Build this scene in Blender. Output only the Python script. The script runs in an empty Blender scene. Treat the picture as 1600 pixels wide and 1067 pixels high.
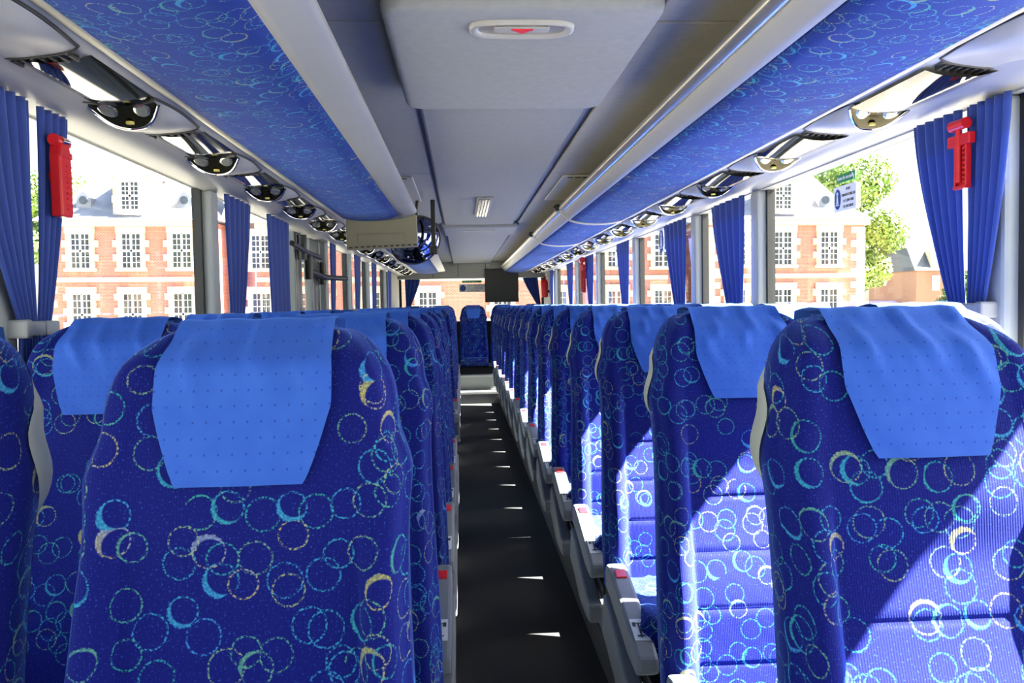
import bpy, bmesh, math, random
from mathutils import Vector, Matrix
random.seed(7)
S = bpy.context.scene
COL = S.collection
R = math.radians

# ------------------------------------------------------------------ camera
EYE = 1.375                       # eye height above the aisle floor
F_PX = 1297.0
VPX, VPY, ROLL = 722.0, 477.0, R(1.2)
Yc = Vector(((VPX-800)/F_PX, (533.5-VPY)/F_PX, -1)).normalized()      # bus axis in camera space
Zc = Vector((-math.sin(ROLL), math.cos(ROLL), 0))
Zc = (Zc - Zc.dot(Yc)*Yc).normalized()
Xc = Yc.cross(Zc)
M = Matrix((Xc, Yc, Zc))          # rows = world axes in camera space -> camera to world
cam_d = bpy.data.cameras.new('camera'); cam = bpy.data.objects.new('camera', cam_d); COL.objects.link(cam)
cam.matrix_world = Matrix.Translation((0, 0, EYE)) @ M.to_4x4()
cam_d.sensor_width = 36; cam_d.lens = F_PX/1600*36; cam_d.clip_start = 0.02; cam_d.clip_end = 500
S.camera = cam

# ------------------------------------------------------------------ light
SUN_DIR = Vector((-0.70, 0.03, -0.735)).normalized()     # travel direction
w = bpy.data.worlds.new('World'); S.world = w; w.use_nodes = True
nt = w.node_tree; nt.nodes.clear()
sky = nt.nodes.new('ShaderNodeTexSky'); sky.sky_type = 'NISHITA'; sky.sun_disc = False
sky.sun_elevation = math.asin(-SUN_DIR.z); sky.sun_rotation = math.atan2(-SUN_DIR.x, -SUN_DIR.y)
sky.air_density = 1.0; sky.dust_density = 2.5; sky.ozone_density = 1.0
bg = nt.nodes.new('ShaderNodeBackground'); bg.inputs[1].default_value = 0.30
wo = nt.nodes.new('ShaderNodeOutputWorld')
nt.links.new(sky.outputs[0], bg.inputs[0]); nt.links.new(bg.outputs[0], wo.inputs[0])
sl = bpy.data.lights.new('sun', 'SUN'); sl.energy = 66.0; sl.angle = R(0.53); sl.color = (1, 0.95, 0.87)
so = bpy.data.objects.new('sun', sl); COL.objects.link(so)
so.rotation_euler = SUN_DIR.to_track_quat('-Z', 'Y').to_euler(); so.location = (20, -10, 30)
S.view_settings.view_transform = 'Standard'; S.view_settings.look = 'None'
S.view_settings.gamma = 1.0; S.view_settings.use_curve_mapping = False
S.view_settings.exposure = 1.62
try:
    S.cycles.use_denoising = True
    S.cycles.max_bounces = 14; S.cycles.diffuse_bounces = 8; S.cycles.glossy_bounces = 5
    S.cycles.transparent_max_bounces = 16; S.cycles.sample_clamp_indirect = 6.0
    S.cycles.caustics_reflective = False; S.cycles.caustics_refractive = False
except Exception:
    pass

# ------------------------------------------------------------------ materials
def lin(r, g, b):
    f = lambda c: ((c/255+0.055)/1.055)**2.4 if c/255 > 0.04045 else c/255/12.92
    return (f(r), f(g), f(b), 1)
MATS = {}
def mat(name, rgb=(128,128,128), rough=0.6, metal=0.0, bump=0.0, bscale=200.0, var=0.0, vscale=6.0, sheen=0.0, coat=0.0, spec=0.5):
    m = bpy.data.materials.new(name); m.use_nodes = True
    n = m.node_tree; p = n.nodes['Principled BSDF']
    c = lin(*rgb)
    p.inputs['Base Color'].default_value = c
    p.inputs['Roughness'].default_value = rough; p.inputs['Metallic'].default_value = metal
    p.inputs['Sheen Weight'].default_value = sheen; p.inputs['Coat Weight'].default_value = coat
    p.inputs['Specular IOR Level'].default_value = spec
    tc = n.nodes.new('ShaderNodeTexCoord')
    if var > 0:
        nz = n.nodes.new('ShaderNodeTexNoise'); nz.inputs['Scale'].default_value = vscale; nz.inputs['Detail'].default_value = 4
        rp = n.nodes.new('ShaderNodeValToRGB')
        rp.color_ramp.elements[0].position = 0.3; rp.color_ramp.elements[1].position = 0.7
        rp.color_ramp.elements[0].color = tuple(x*(1-var) for x in c[:3])+(1,)
        rp.color_ramp.elements[1].color = tuple(min(1, x*(1+var)) for x in c[:3])+(1,)
        n.links.new(tc.outputs['Object'], nz.inputs['Vector']); n.links.new(nz.outputs['Fac'], rp.inputs[0])
        n.links.new(rp.outputs[0], p.inputs['Base Color'])
    if bump > 0:
        nb = n.nodes.new('ShaderNodeTexNoise'); nb.inputs['Scale'].default_value = bscale
        bp = n.nodes.new('ShaderNodeBump'); bp.inputs['Strength'].default_value = bump; bp.inputs['Distance'].default_value = 0.002
        n.links.new(tc.outputs['Object'], nb.inputs['Vector']); n.links.new(nb.outputs['Fac'], bp.inputs['Height'])
        n.links.new(bp.outputs[0], p.inputs['Normal'])
    MATS[name] = m
    return m

class NB:
    """tiny node builder"""
    def __init__(s, nt): s.nt = nt
    def val(s, sock, v):
        if isinstance(v, (int, float)): sock.default_value = v
        elif isinstance(v, tuple): sock.default_value = v
        else: s.nt.links.new(v, sock)
    def math(s, op, a, b=0.0, c=0.0, clamp=False):
        n = s.nt.nodes.new('ShaderNodeMath'); n.operation = op; n.use_clamp = clamp
        s.val(n.inputs[0], a); s.val(n.inputs[1], b); s.val(n.inputs[2], c); return n.outputs[0]
    def vmath(s, op, a, b=(0,0,0)):
        n = s.nt.nodes.new('ShaderNodeVectorMath'); n.operation = op
        s.val(n.inputs[0], a); s.val(n.inputs[1], b)
        return n.outputs['Value'] if op in ('LENGTH', 'DISTANCE', 'DOT_PRODUCT') else n.outputs[0]
    def smooth(s, x, lo, hi):       # 0 at lo, 1 at hi
        n = s.nt.nodes.new('ShaderNodeMapRange'); n.interpolation_type = 'SMOOTHSTEP'
        s.val(n.inputs[0], x); n.inputs[1].default_value = lo; n.inputs[2].default_value = hi; return n.outputs[0]
    def mix(s, f, a, b):
        n = s.nt.nodes.new('ShaderNodeMix'); n.data_type = 'RGBA'
        s.val(n.inputs[0], f); s.val(n.inputs[6], a); s.val(n.inputs[7], b); return n.outputs[2]

def ring_fabric(name, base, sheen, per_object=True, gain=1.0, squash=(1, 1)):
    m = bpy.data.materials.new(name); m.use_nodes = True
    t = m.node_tree; b = NB(t); p = t.nodes['Principled BSDF']
    uv = t.nodes.new('ShaderNodeUVMap').outputs[0]
    uv = b.vmath('MULTIPLY', uv, (squash[0], squash[1], 1))
    if per_object:
        oi = t.nodes.new('ShaderNodeObjectInfo').outputs['Random']
        cb = t.nodes.new('ShaderNodeCombineXYZ'); b.val(cb.inputs[0], b.math('MULTIPLY', oi, 37.0)); b.val(cb.inputs[1], b.math('MULTIPLY', oi, 11.0))
        uv = b.vmath('ADD', uv, cb.outputs[0])
    col = base
    dots = t.nodes.new('ShaderNodeTexNoise'); dots.inputs['Scale'].default_value = 300; dots.inputs['Detail'].default_value = 1
    t.links.new(uv, dots.inputs['Vector'])
    dmask = b.smooth(dots.outputs['Fac'], 0.46, 0.58)
    cl = t.nodes.new('ShaderNodeTexNoise'); cl.inputs['Scale'].default_value = 7; t.links.new(uv, cl.inputs['Vector'])
    for i, (off, rad) in enumerate((((0,0,0), .0215), ((.317,.173,0), .0195), ((.731,.511,0), .0205), ((.113,.877,0), .0180))):
        v = b.vmath('ADD', uv, off)
        vo = t.nodes.new('ShaderNodeTexVoronoi'); vo.voronoi_dimensions = '2D'; vo.feature = 'F1'
        vo.inputs['Scale'].default_value = 15.5; vo.inputs['Randomness'].default_value = 0.62
        t.links.new(v, vo.inputs['Vector'])
        rel = b.vmath('SUBTRACT', v, vo.outputs['Position'])
        d = b.vmath('LENGTH', rel)
        sp = t.nodes.new('ShaderNodeSeparateColor'); t.links.new(vo.outputs['Color'], sp.inputs[0])
        present = b.math('LESS_THAN', sp.outputs[0], 0.54)
        ring = b.smooth(b.math('ABSOLUTE', b.math('SUBTRACT', d, rad)), 0.0017, 0.0008)
        ring = b.math('MULTIPLY', ring, b.math('MULTIPLY_ADD', dmask, 0.75, 0.03))
        shift = b.vmath('MULTIPLY', b.vmath('SUBTRACT', vo.outputs['Color'], (.5,.5,.5)), (0.0125, 0.0125, 0))
        d2 = b.vmath('LENGTH', b.vmath('ADD', rel, shift))
        cres = b.math('MULTIPLY', b.smooth(d, rad+.0008, rad-.0008), b.smooth(d2, rad-.0012, rad+.0012))
        cres = b.math('MULTIPLY', cres, b.math('GREATER_THAN', sp.outputs[2], 0.70))
        cres = b.math('MULTIPLY', cres, b.math('MULTIPLY_ADD', dmask, 0.4, 0.55))
        mask = b.math('MULTIPLY', b.math('MAXIMUM', ring, cres), present)
        ramp = t.nodes.new('ShaderNodeValToRGB'); ramp.color_ramp.interpolation = 'LINEAR'
        els = ramp.color_ramp.elements
        cols = [(0, lin(60,125,200)), (.3, lin(52,145,175)), (.52, lin(50,148,135)), (.72, lin(110,150,120)), (.86, lin(170,160,90)), (1, lin(70,115,200))]
        while len(els) < len(cols): els.new(0.5)
        for e, (pp, c) in zip(els, cols): e.position = pp; e.color = tuple(min(1, x*gain) for x in c[:3])+(1,)
        hue = b.math('ADD', b.math('MULTIPLY', sp.outputs[1], 0.75), b.math('MULTIPLY', b.math('SUBTRACT', cl.outputs['Fac'], .3), .6))
        t.links.new(hue, ramp.inputs[0])
        col = b.mix(mask, col, ramp.outputs[0])
    # faint speckle of the weave
    sp2 = t.nodes.new('ShaderNodeTexNoise'); sp2.inputs['Scale'].default_value = 330; t.links.new(uv, sp2.inputs['Vector'])
    col = b.mix(b.math('MULTIPLY', b.smooth(sp2.outputs['Fac'], .60, .72), .30), col, lin(60,110,215))
    t.links.new(col, p.inputs['Base Color'])
    p.inputs['Roughness'].default_value = 0.85; p.inputs['Specular IOR Level'].default_value = 0.15
    p.inputs['Sheen Weight'].default_value = sheen; p.inputs['Sheen Roughness'].default_value = 0.35
    p.inputs['Sheen Tint'].default_value = lin(110,150,255)
    wv = t.nodes.new('ShaderNodeTexWave'); wv.inputs['Scale'].default_value = 85; t.links.new(uv, wv.inputs['Vector'])
    bp = t.nodes.new('ShaderNodeBump'); bp.inputs['Strength'].default_value = .16; bp.inputs['Distance'].default_value = .0012
    t.links.new(wv.outputs['Fac'], bp.inputs['Height']); t.links.new(bp.outputs[0], p.inputs['Normal'])
    MATS[name] = m
    return m
ring_fabric('seat_fabric', lin(12,18,98), 0.6)
ring_fabric('rack_fabric', lin(20,44,120), 0.2, per_object=False, gain=1.0, squash=(0.85, 0.85))  # seat pattern with a brighter blue base standing in for grazing light

def cover_material():
    m = bpy.data.materials.new('cover_cloth'); m.use_nodes = True
    t = m.node_tree; b = NB(t); p = t.nodes['Principled BSDF']
    uv = t.nodes.new('ShaderNodeUVMap').outputs[0]
    fr = b.vmath('FRACTION', b.vmath('MULTIPLY', uv, (60, 52, 1)))
    d = b.vmath('LENGTH', b.vmath('MULTIPLY', b.vmath('SUBTRACT', fr, (.5,.5,0)), (1,1,0)))
    dot = b.smooth(d, .11, .05)
    nz = t.nodes.new('ShaderNodeTexNoise'); nz.inputs['Scale'].default_value = 30; nz.inputs['Detail'].default_value = 5
    t.links.new(uv, nz.inputs['Vector'])
    c = b.mix(nz.outputs['Fac'], lin(44,84,176), lin(56,98,188))
    c = b.mix(b.math('MULTIPLY', dot, .75), c, lin(28,56,134))
    t.links.new(c, p.inputs['Base Color'])
    p.inputs['Roughness'].default_value = .8; p.inputs['Specular IOR Level'].default_value = .2
    p.inputs['Sheen Weight'].default_value = .3; p.inputs['Sheen Tint'].default_value = lin(120,170,255)
    bp = t.nodes.new('ShaderNodeBump'); bp.inputs['Strength'].default_value = .3; bp.inputs['Distance'].default_value = .003
    t.links.new(nz.outputs['Fac'], bp.inputs['Height']); t.links.new(bp.outputs[0], p.inputs['Normal'])
    MATS['cover_cloth'] = m
cover_material()

def curtain_material():
    m = bpy.data.materials.new('curtain_cloth'); m.use_nodes = True
    t = m.node_tree; p = t.nodes['Principled BSDF']
    p.inputs['Base Color'].default_value = lin(30,62,146); p.inputs['Roughness'].default_value = .75
    p.inputs['Sheen Weight'].default_value = .3
    tr = t.nodes.new('ShaderNodeBsdfTranslucent'); tr.inputs[0].default_value = lin(52,92,180)
    mx = t.nodes.new('ShaderNodeMixShader'); mx.inputs[0].default_value = .14
    t.links.new(p.outputs[0], mx.inputs[1]); t.links.new(tr.outputs[0], mx.inputs[2])
    t.links.new(mx.outputs[0], t.nodes['Material Output'].inputs[0])
    MATS['curtain_cloth'] = m
curtain_material()

def glass_material(name, tint, ior=1.5):
    m = bpy.data.materials.new(name); m.use_nodes = True
    t = m.node_tree; t.nodes.remove(t.nodes['Principled BSDF'])
    tr = t.nodes.new('ShaderNodeBsdfTransparent'); tr.inputs[0].default_value = tint
    gl = t.nodes.new('ShaderNodeBsdfGlossy'); gl.inputs['Roughness'].default_value = 0.01
    lw = t.nodes.new('ShaderNodeLayerWeight'); lw.inputs[0].default_value = .5; b = NB(t)
    fac = b.math('MULTIPLY_ADD', b.math('POWER', lw.outputs['Facing'], 5.0), .5, .02)
    mx = t.nodes.new('ShaderNodeMixShader')
    t.links.new(fac, mx.inputs[0]); t.links.new(tr.outputs[0], mx.inputs[1]); t.links.new(gl.outputs[0], mx.inputs[2])
    t.links.new(mx.outputs[0], t.nodes['Material Output'].inputs[0])
    MATS[name] = m
glass_material('window_glass', (.93, .95, .93, 1))

def brick_material():
    m = bpy.data.materials.new('brick'); m.use_nodes = True
    t = m.node_tree; p = t.nodes['Principled BSDF']
    tc = t.nodes.new('ShaderNodeTexCoord'); mp = t.nodes.new('ShaderNodeMapping'); mp.inputs['Rotation'].default_value = (R(90), 0, 0)
    bk = t.nodes.new('ShaderNodeTexBrick'); bk.inputs['Scale'].default_value = 3.0
    bk.inputs['Color1'].default_value = lin(176,104,88); bk.inputs['Color2'].default_value = lin(160,90,76); bk.inputs['Mortar'].default_value = lin(190,160,142)
    bk.inputs['Mortar Size'].default_value = .025
    t.links.new(tc.outputs['Object'], mp.inputs[0]); t.links.new(mp.outputs[0], bk.inputs[0]); t.links.new(bk.outputs[0], p.inputs['Base Color'])
    p.inputs['Roughness'].default_value = .9
    MATS['brick'] = m
brick_material()

mat('grey_plastic', (150,154,158), .5, bump=.15, bscale=500, var=.03)
mat('light_plastic', (148,150,153), .45, bump=.1, bscale=600, var=.02)
mat('ceiling_felt', (128,132,138), .9, bump=.3, bscale=120, var=.05, vscale=40)
mat('ceiling_warm_lit', (150,146,134), .9, bump=.3, bscale=120, var=.05, vscale=40)  # same ceiling lining, with the warm light on the right painted into its colour
mat('beige_plastic', (178,174,156), .5, bump=.1, bscale=500)
mat('screen_plastic', (128,126,108), .55, bump=.12, bscale=500)
mat('rail_metal', (205,202,190), .28, metal=.85)
mat('chrome', (215,215,218), .08, metal=1.0)
mat('dark_mirror', (110,116,150), .04, metal=1.0)
mat('lens_dark', (58,54,40), .10, metal=.85)
mat('lamp_glass', (190,190,180), .12, metal=.8)
mat('yellow_button', (214,206,110), .4)
mat('mirror_panel', (72,72,70), .07, metal=.95)
mat('black_plastic', (14,14,15), .5)
mat('black_rubber', (28,29,30), .6)
mat('dark_metal', (46,48,52), .4, metal=.6)
mat('door_metal', (104,108,108), .35, metal=.5)
mat('carpet', (30,30,33), .95, bump=.9, bscale=420, var=.35, vscale=260)
mat('riser_vinyl', (62,64,68), .6, bump=.2, bscale=200, var=.1)
mat('rail_strip', (150,152,154), .35, metal=.4, var=.05)
mat('step_tread', (120,122,122), .5, metal=.3, bump=.8, bscale=160)
mat('armrest_grey', (112,116,122), .5, bump=.08, bscale=500)
mat('shell_beige', (170,170,156), .5, bump=.1, bscale=400)
mat('red_plastic', (205,26,34), .35)
mat('white_plate', (205,208,210), .5)
mat('print_dark', (50,52,56), .6)
mat('wall_panel', (150,152,150), .6, bump=.1, bscale=300)
mat('pillar_grey', (150,156,160), .5)
mat('sign_green', (20,120,70), .5)
mat('sign_white', (222,226,232), .5)
mat('sign_blue', (24,66,130), .5)
mat('stone', (214,196,166), .85, bump=.2, bscale=5, var=.06, vscale=1.5)
mat('slate', (112,116,128), .7, bump=.3, bscale=8, var=.14, vscale=2.0)
mat('dark_slate', (70,74,84), .7, var=.12, vscale=2.0)
mat('window_white', (228,228,224), .6)
mat('pane_dark', (52,56,64), .15)
mat('gravel', (104,100,92), .95, var=.08, vscale=.8)
mat('leaves', (112,138,58), .7, var=.35, vscale=.9)
mat('leaves_dark', (70,96,40), .7, var=.35, vscale=.9)
mat('bark', (84,70,54), .9)
mat('far_brick', (150,110,90), .9, var=.08)

# ------------------------------------------------------------------ mesh helpers
class MB:
    def __init__(s): s.v = []; s.f = []; s.uv = {}
    def add(s, verts, faces, uvs=None):
        o = len(s.v); s.v += [tuple(v) for v in verts]
        for k, f in enumerate(faces): s.f.append(tuple(i+o for i in f))
        if uvs:
            for i, q in enumerate(uvs): s.uv[o+i] = q
        return s
    def box(s, a, b):
        (x0,y0,z0), (x1,y1,z1) = a, b
        x0,x1 = sorted((x0,x1)); y0,y1 = sorted((y0,y1)); z0,z1 = sorted((z0,z1))
        return s.add([(x0,y0,z0),(x1,y0,z0),(x1,y1,z0),(x0,y1,z0),(x0,y0,z1),(x1,y0,z1),(x1,y1,z1),(x0,y1,z1)],
                     [(0,3,2,1),(4,5,6,7),(0,1,5,4),(1,2,6,5),(2,3,7,6),(3,0,4,7)])
    def prism(s, pts, axis, a, b):
        """polygon pts (2D) extruded along axis from a to b; 2D = remaining axes in order"""
        n = len(pts)
        def mk(p, t): q = list(p); q.insert(axis, t); return tuple(q)
        vs = [mk(p, a) for p in pts] + [mk(p, b) for p in pts]
        fs = [tuple(range(n)), tuple(range(2*n-1, n-1, -1))] + [(i, n+i, n+(i+1) % n, (i+1) % n) for i in range(n)]
        return s.add(vs, fs)
    def tube(s, pts, r, n=10, caps=True):
        pts = [Vector(p) for p in pts]; rings = []
        for i, p in enumerate(pts):
            d = (pts[min(i+1, len(pts)-1)] - pts[max(i-1, 0)]).normalized()
            u = d.cross(Vector((0,0,1)) if abs(d.z) < .9 else Vector((1,0,0))).normalized(); v = d.cross(u)
            rr = r[i] if isinstance(r, (list, tuple)) else r
            rings.append([p + rr*(math.cos(2*math.pi*k/n)*u + math.sin(2*math.pi*k/n)*v) for k in range(n)])
        vs = [q for ring in rings for q in ring]; fs = []
        for i in range(len(pts)-1):
            for k in range(n): fs.append((i*n+k, i*n+(k+1) % n, (i+1)*n+(k+1) % n, (i+1)*n+k))
        if caps: fs.append(tuple(range(n-1, -1, -1))); fs.append(tuple(range((len(pts)-1)*n, len(pts)*n)))
        return s.add(vs, fs)
    def grid(s, rows, uvrows=None, close=False):
        nr, nc = len(rows), len(rows[0]); fs = []
        for i in range(nr-1):
            for j in range(nc-1): fs.append((i*nc+j, i*nc+j+1, (i+1)*nc+j+1, (i+1)*nc+j))
        return s.add([p for r_ in rows for p in r_], fs, [q for r_ in uvrows for q in r_] if uvrows else None)
    def mesh(s, name, m, smooth=None, boxuv=False):
        me = bpy.data.meshes.new(name); me.from_pydata(s.v, [], s.f)
        bm = bmesh.new(); bm.from_mesh(me)
        if not s.uv: bmesh.ops.recalc_face_normals(bm, faces=bm.faces)
        bm.to_mesh(me); bm.free()
        if s.uv or boxuv:
            ul = me.uv_layers.new(name='UVMap')
            for p in me.polygons:
                for li in p.loop_indices:
                    vi = me.loops[li].vertex_index
                    if s.uv: ul.data[li].uv = s.uv.get(vi, (0,0))
                    else:
                        c = me.vertices[vi].co; nn = p.normal
                        ax = max(range(3), key=lambda k: abs(nn[k]))
                        ul.data[li].uv = ((c.y, c.z), (c.x, c.z), (c.x, c.y))[ax]
        me.materials.append(MATS[m])
        if smooth is not None:
            for p in me.polygons: p.use_smooth = True
            me.set_sharp_from_angle(angle=R(smooth))
        return me
    def obj(s, name, m, parent=None, bevel=0.0, smooth=None, seg=2, boxuv=False):
        return place(s.mesh(name, m, smooth, boxuv), name, parent, bevel, seg)
def place(me, name, parent=None, bevel=0.0, seg=2):
    o = bpy.data.objects.new(name, me); COL.objects.link(o)
    if parent: o.parent = parent
    try: o.cycles.shadow_terminator_geometry_offset = 0.0; o.cycles.shadow_terminator_offset = 0.0
    except Exception: pass
    if bevel > 0:
        b = o.modifiers.new('bevel', 'BEVEL'); b.width = bevel; b.segments = seg; b.limit_method = 'ANGLE'; b.angle_limit = R(40)
    return o
def tag(o, label=None, cat=None, group=None, kind=None):
    if label: o['label'] = label
    if cat: o['category'] = cat
    if group: o['group'] = group
    if kind: o['kind'] = kind
    return o
def thing(name, label, cat, loc=(0,0,0), group=None):
    o = bpy.data.objects.new(name, None); COL.objects.link(o); o.location = loc; o.empty_display_size = .1
    return tag(o, label, cat, group)
def structure(name, loc=(0,0,0)):
    o = bpy.data.objects.new(name, None); COL.objects.link(o); o.location = loc
    o['kind'] = 'structure'; return o
def disc(mb, c, r, axis=2, n=16, h=.002, sx=1.0):
    """thin round plate centred at c, flat normal along axis"""
    for_pts = [(math.cos(2*math.pi*k/n)*r*sx, math.sin(2*math.pi*k/n)*r) for k in range(n)]
    oth = [i for i in range(3) if i != axis]
    pts = [(c[oth[0]]+p[0], c[oth[1]]+p[1]) for p in for_pts]
    return mb.prism(pts, axis, c[axis]-h/2, c[axis]+h/2)
def smst(x, a, b):
    t = max(0, min(1, (x-a)/(b-a))); return t*t*(3-2*t)

# ------------------------------------------------------------------ coach shell
CX = 0.168
YF, YB = -2.4, 13.6             # front and rear of the saloon
WL, WR = CX-1.185, CX+1.175     # inner wall faces
ZW0, ZW1 = 0.72, EYE+.49        # window opening
ROOF = EYE+.70
def st(name, mb, m, parent=None, **k):
    o = mb.obj(name, m, parent, **k)
    if not parent: o['kind'] = 'structure'
    return o
AL, AR = CX-.332, CX+.332       # aisle edges
st('floor', MB().box((AL-.02, YF, -.06), (AR+.02, YB, 0)), 'carpet')
PZ = .13
for side, x0, x1 in (('left', WL-.1, AL), ('right', AR, WR+.1)):
    segs = [(YF, YB)] if side == 'right' else [(YF, 5.15), (6.35, YB)]
    for y0, y1 in segs:
        st('floor', MB().box((x0, y0, -.06), (x1, y1, PZ)), 'riser_vinyl')
        xs = (AL-.075, AL-.005) if side == 'left' else (AR+.005, AR+.075)
        tr = st('trim_'+('1' if side == 'left' else '2'), MB().box((xs[0], y0, PZ), (xs[1], y1, PZ+.006)), 'rail_strip')
        bolts = MB(); yy = y0+.1
        while yy < y1:
            disc(bolts, (sum(xs)/2, yy, PZ+.007), .008, 2, 8, .004); yy += .24
        tag(st('bolts', bolts, 'dark_metal', tr), kind='stuff')
st('floor', MB().box((WL-.25, 5.15, -.45), (AL-.02, 6.35, -.40)), 'riser_vinyl')      # door step well
# rear steps in the aisle
st('floor', MB().box((AL, 11.55, 0), (AR, 11.95, .16)), 'step_tread')
st('floor', MB().box((AL, 11.95, 0), (AR, YB, .36)), 'step_tread')
st('trim_3', MB().box((AL, 11.535, .135), (AR, 11.565, .165)), 'rail_strip')
st('trim_4', MB().box((AL, 11.935, .335), (AR, 11.965, .365)), 'rail_strip')

# roof shell and walls
st('ceiling', MB().box((WL-.12, YF-.3, ROOF+.004), (WR+.12, YB+.1, ROOF+.09)), 'ceiling_felt')
def wall(name, x_in, sgn, y0, y1, z0, z1, m='wall_panel', t=.06):
    st(name, MB().box((x_in, y0, z0), (x_in+sgn*t, y1, z1)), m)
wall('wall_left', WL, -1, YF, 4.98, 0, ZW0); wall('wall_left', WL, -1, 6.3, YB, 0, ZW0)
wall('wall_left', WL, -1, YF, YB, ZW1, ROOF+.01); wall('wall_left', WL, -1, 11.85, YB, ZW0, ZW1)
wall('wall_right', WR, 1, YF, YB, 0, ZW0); wall('wall_right', WR, 1, YF, YB, ZW1, ROOF+.01)
wall('wall_right', WR, 1, 12.35, YB, ZW0, ZW1)
# rear wall with its window
ZR0, ZR1 = EYE-.26, EYE+.43
st('wall_back', MB().box((WL, YB, 0), (WR, YB+.06, ZR0)), 'black_rubber')
lin_ = st('wall_back', MB().box((WL, YB-.25, ZR1), (WR, YB+.06, ROOF)), 'wall_panel')
for k, x in enumerate((CX-.62, CX-.22, CX+.22, CX+.62)):
    MB().box((x-.004, YB-.254, ZR1+.02), (x+.004, YB-.25, ROOF-.02)).obj('panel_joint', 'black_rubber', lin_)
for x in (CX-.3, CX-.02, CX+.26):
    MB().box((x-.03, YB-.29, ROOF-.07), (x+.03, YB-.25, ROOF-.03)).obj('latch', 'light_plastic', lin_, bevel=.004)
# front bulkhead and windscreen behind the photographer
st('wall_front', MB().box((WL, YF-.06, -.05), (WR, YF, .75)), 'wall_panel')
wf = structure('window_20')
MB().box((WL, YF-.03, .75), (WR, YF-.022, ROOF-.12)).obj('pane', 'window_glass', wf)
wb = structure('window_19')
MB().box((WL, YB+.02, ZR0), (WR, YB+.028, ZR1)).obj('pane', 'window_glass', wb)
for x in (WL+.02, WR-.02): MB().box((x-.02, YB, ZR0), (x+.02, YB+.05, ZR1)).obj('frame', 'black_rubber', wb)

# side windows, pillars
LP = [1.90, 3.50, 4.93]; LP2 = [6.33, 7.68, 9.15, 11.15]
RP = [2.02, 3.72, 4.72, 6.38, 8.15, 9.68, 11.8]
wn = [0]
def window(x, sgn, y0, y1):
    wn[0] += 1
    w_ = structure('window_%d' % wn[0])
    MB().box((x+sgn*.045, y0, ZW0), (x+sgn*.051, y1, ZW1)).obj('pane', 'window_glass', w_)
    MB().box((x+sgn*.03, y0, ZW0), (x+sgn*.06, y1, ZW0+.03)).obj('sill', 'black_rubber', w_)
    for yy in (y0, y1):
        MB().box((x+sgn*.025, yy-.022, ZW0), (x+sgn*.06, yy+.022, ZW1)).obj('seal', 'black_rubber', w_)
def pillar(x, sgn, y, n, wid=.10):
    o = st('trim_%d' % n, MB().box((x-sgn*.012, y-wid/2, ZW0), (x+sgn*.045, y+wid/2, ZW1)), 'pillar_grey', bevel=.012)
tn = 5
def side(x, sgn, ys, start, end):
    global tn
    prev = start
    for y in ys:
        window(x, sgn, prev, y-.05); pillar(x, sgn, y, tn); tn += 1; prev = y+.05
    if end: window(x, sgn, prev, end)
side(WL, -1, LP, YF, None)
side(WL, -1, LP2[1:], LP2[0]+.05, 11.85); pillar(WL, -1, LP2[0], tn); tn += 1
side(WR, 1, RP, YF, 12.35)

# middle door (left wall)
dr = structure('door_1')
DX = WL-.05
for y0, y1 in ((5.0, 5.03), (5.38, 5.44), (5.455, 5.56), (5.57, 5.60), (5.94, 5.99), (6.005, 6.13), (6.145, 6.27)):
    MB().box((DX-.04, y0, -.35), (DX+.012, y1, ZW1+.02)).obj('post', 'door_metal', dr, bevel=.008)
for y0, y1 in ((5.03, 5.38), (5.60, 5.94)):
    MB().box((DX-.015, y0, -.2), (DX-.009, y1, ZW1)).obj('pane', 'window_glass', dr)
MB().box((DX-.04, 5.0, -.42), (DX+.01, 6.3, -.2)).obj('kick_panel', 'dark_metal', dr)
MB().tube([(DX+.06, 5.05, ZW1-.10), (DX+.07, 5.5, ZW1-.13), (DX+.06, 6.05, ZW1-.13)], .017).obj('swing_arm', 'black_plastic', dr, smooth=40)
MB().tube([(DX+.05, 5.62, ZW1-.24), (DX+.08, 6.1, ZW1-.27), (DX+.14, 6.75, ZW1-.26)], .02).obj('swing_arm', 'black_plastic', dr, smooth=40)
for y, z in ((5.42, ZW1-.12), (5.62, ZW1-.24), (6.16, ZW1-.26)):
    MB().tube([(DX+.05, y, z-.06), (DX+.05, y, z+.10)], .03).obj('pivot', 'black_plastic', dr, smooth=40)

# ------------------------------------------------------------------ ceiling linings
ZC = EYE+.685
cen = structure('ceiling')
def panel(name, x0, x1, y0, y1, z0, z1, m, bevel=.012, parent=cen):
    return MB().box((x0, y0, z0), (x1, y1, z1)).obj(name, m, parent, bevel=bevel)
panel('centre_panel', CX-.30, CX+.275, 2.69, 7.0, ZC-.012, ROOF, 'ceiling_felt')
panel('centre_panel', CX-.33, CX+.33, 7.02, 7.85, ZC-.035, ROOF, 'ceiling_felt', .03)
panel('centre_panel', CX-.30, CX+.30, 7.87, YB-.26, ZC-.02, ROOF, 'ceiling_felt')
panel('centre_panel', CX-.30, CX+.30, YF, 1.70, ZC-.03, ROOF, 'ceiling_felt', .02)
for x0, x1, m in ((CX-.62, CX-.315, 'ceiling_felt'), (CX+.315, CX+.62, 'ceiling_warm_lit')):
    for y0, y1 in ((YF, 2.05), (2.06, 4.38), (4.39, 7.2), (7.21, 10.2), (10.21, YB-.26)):
        panel('side_panel', x0, x1, y0, y1, ZC+.004, ROOF, m, .006)
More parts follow.
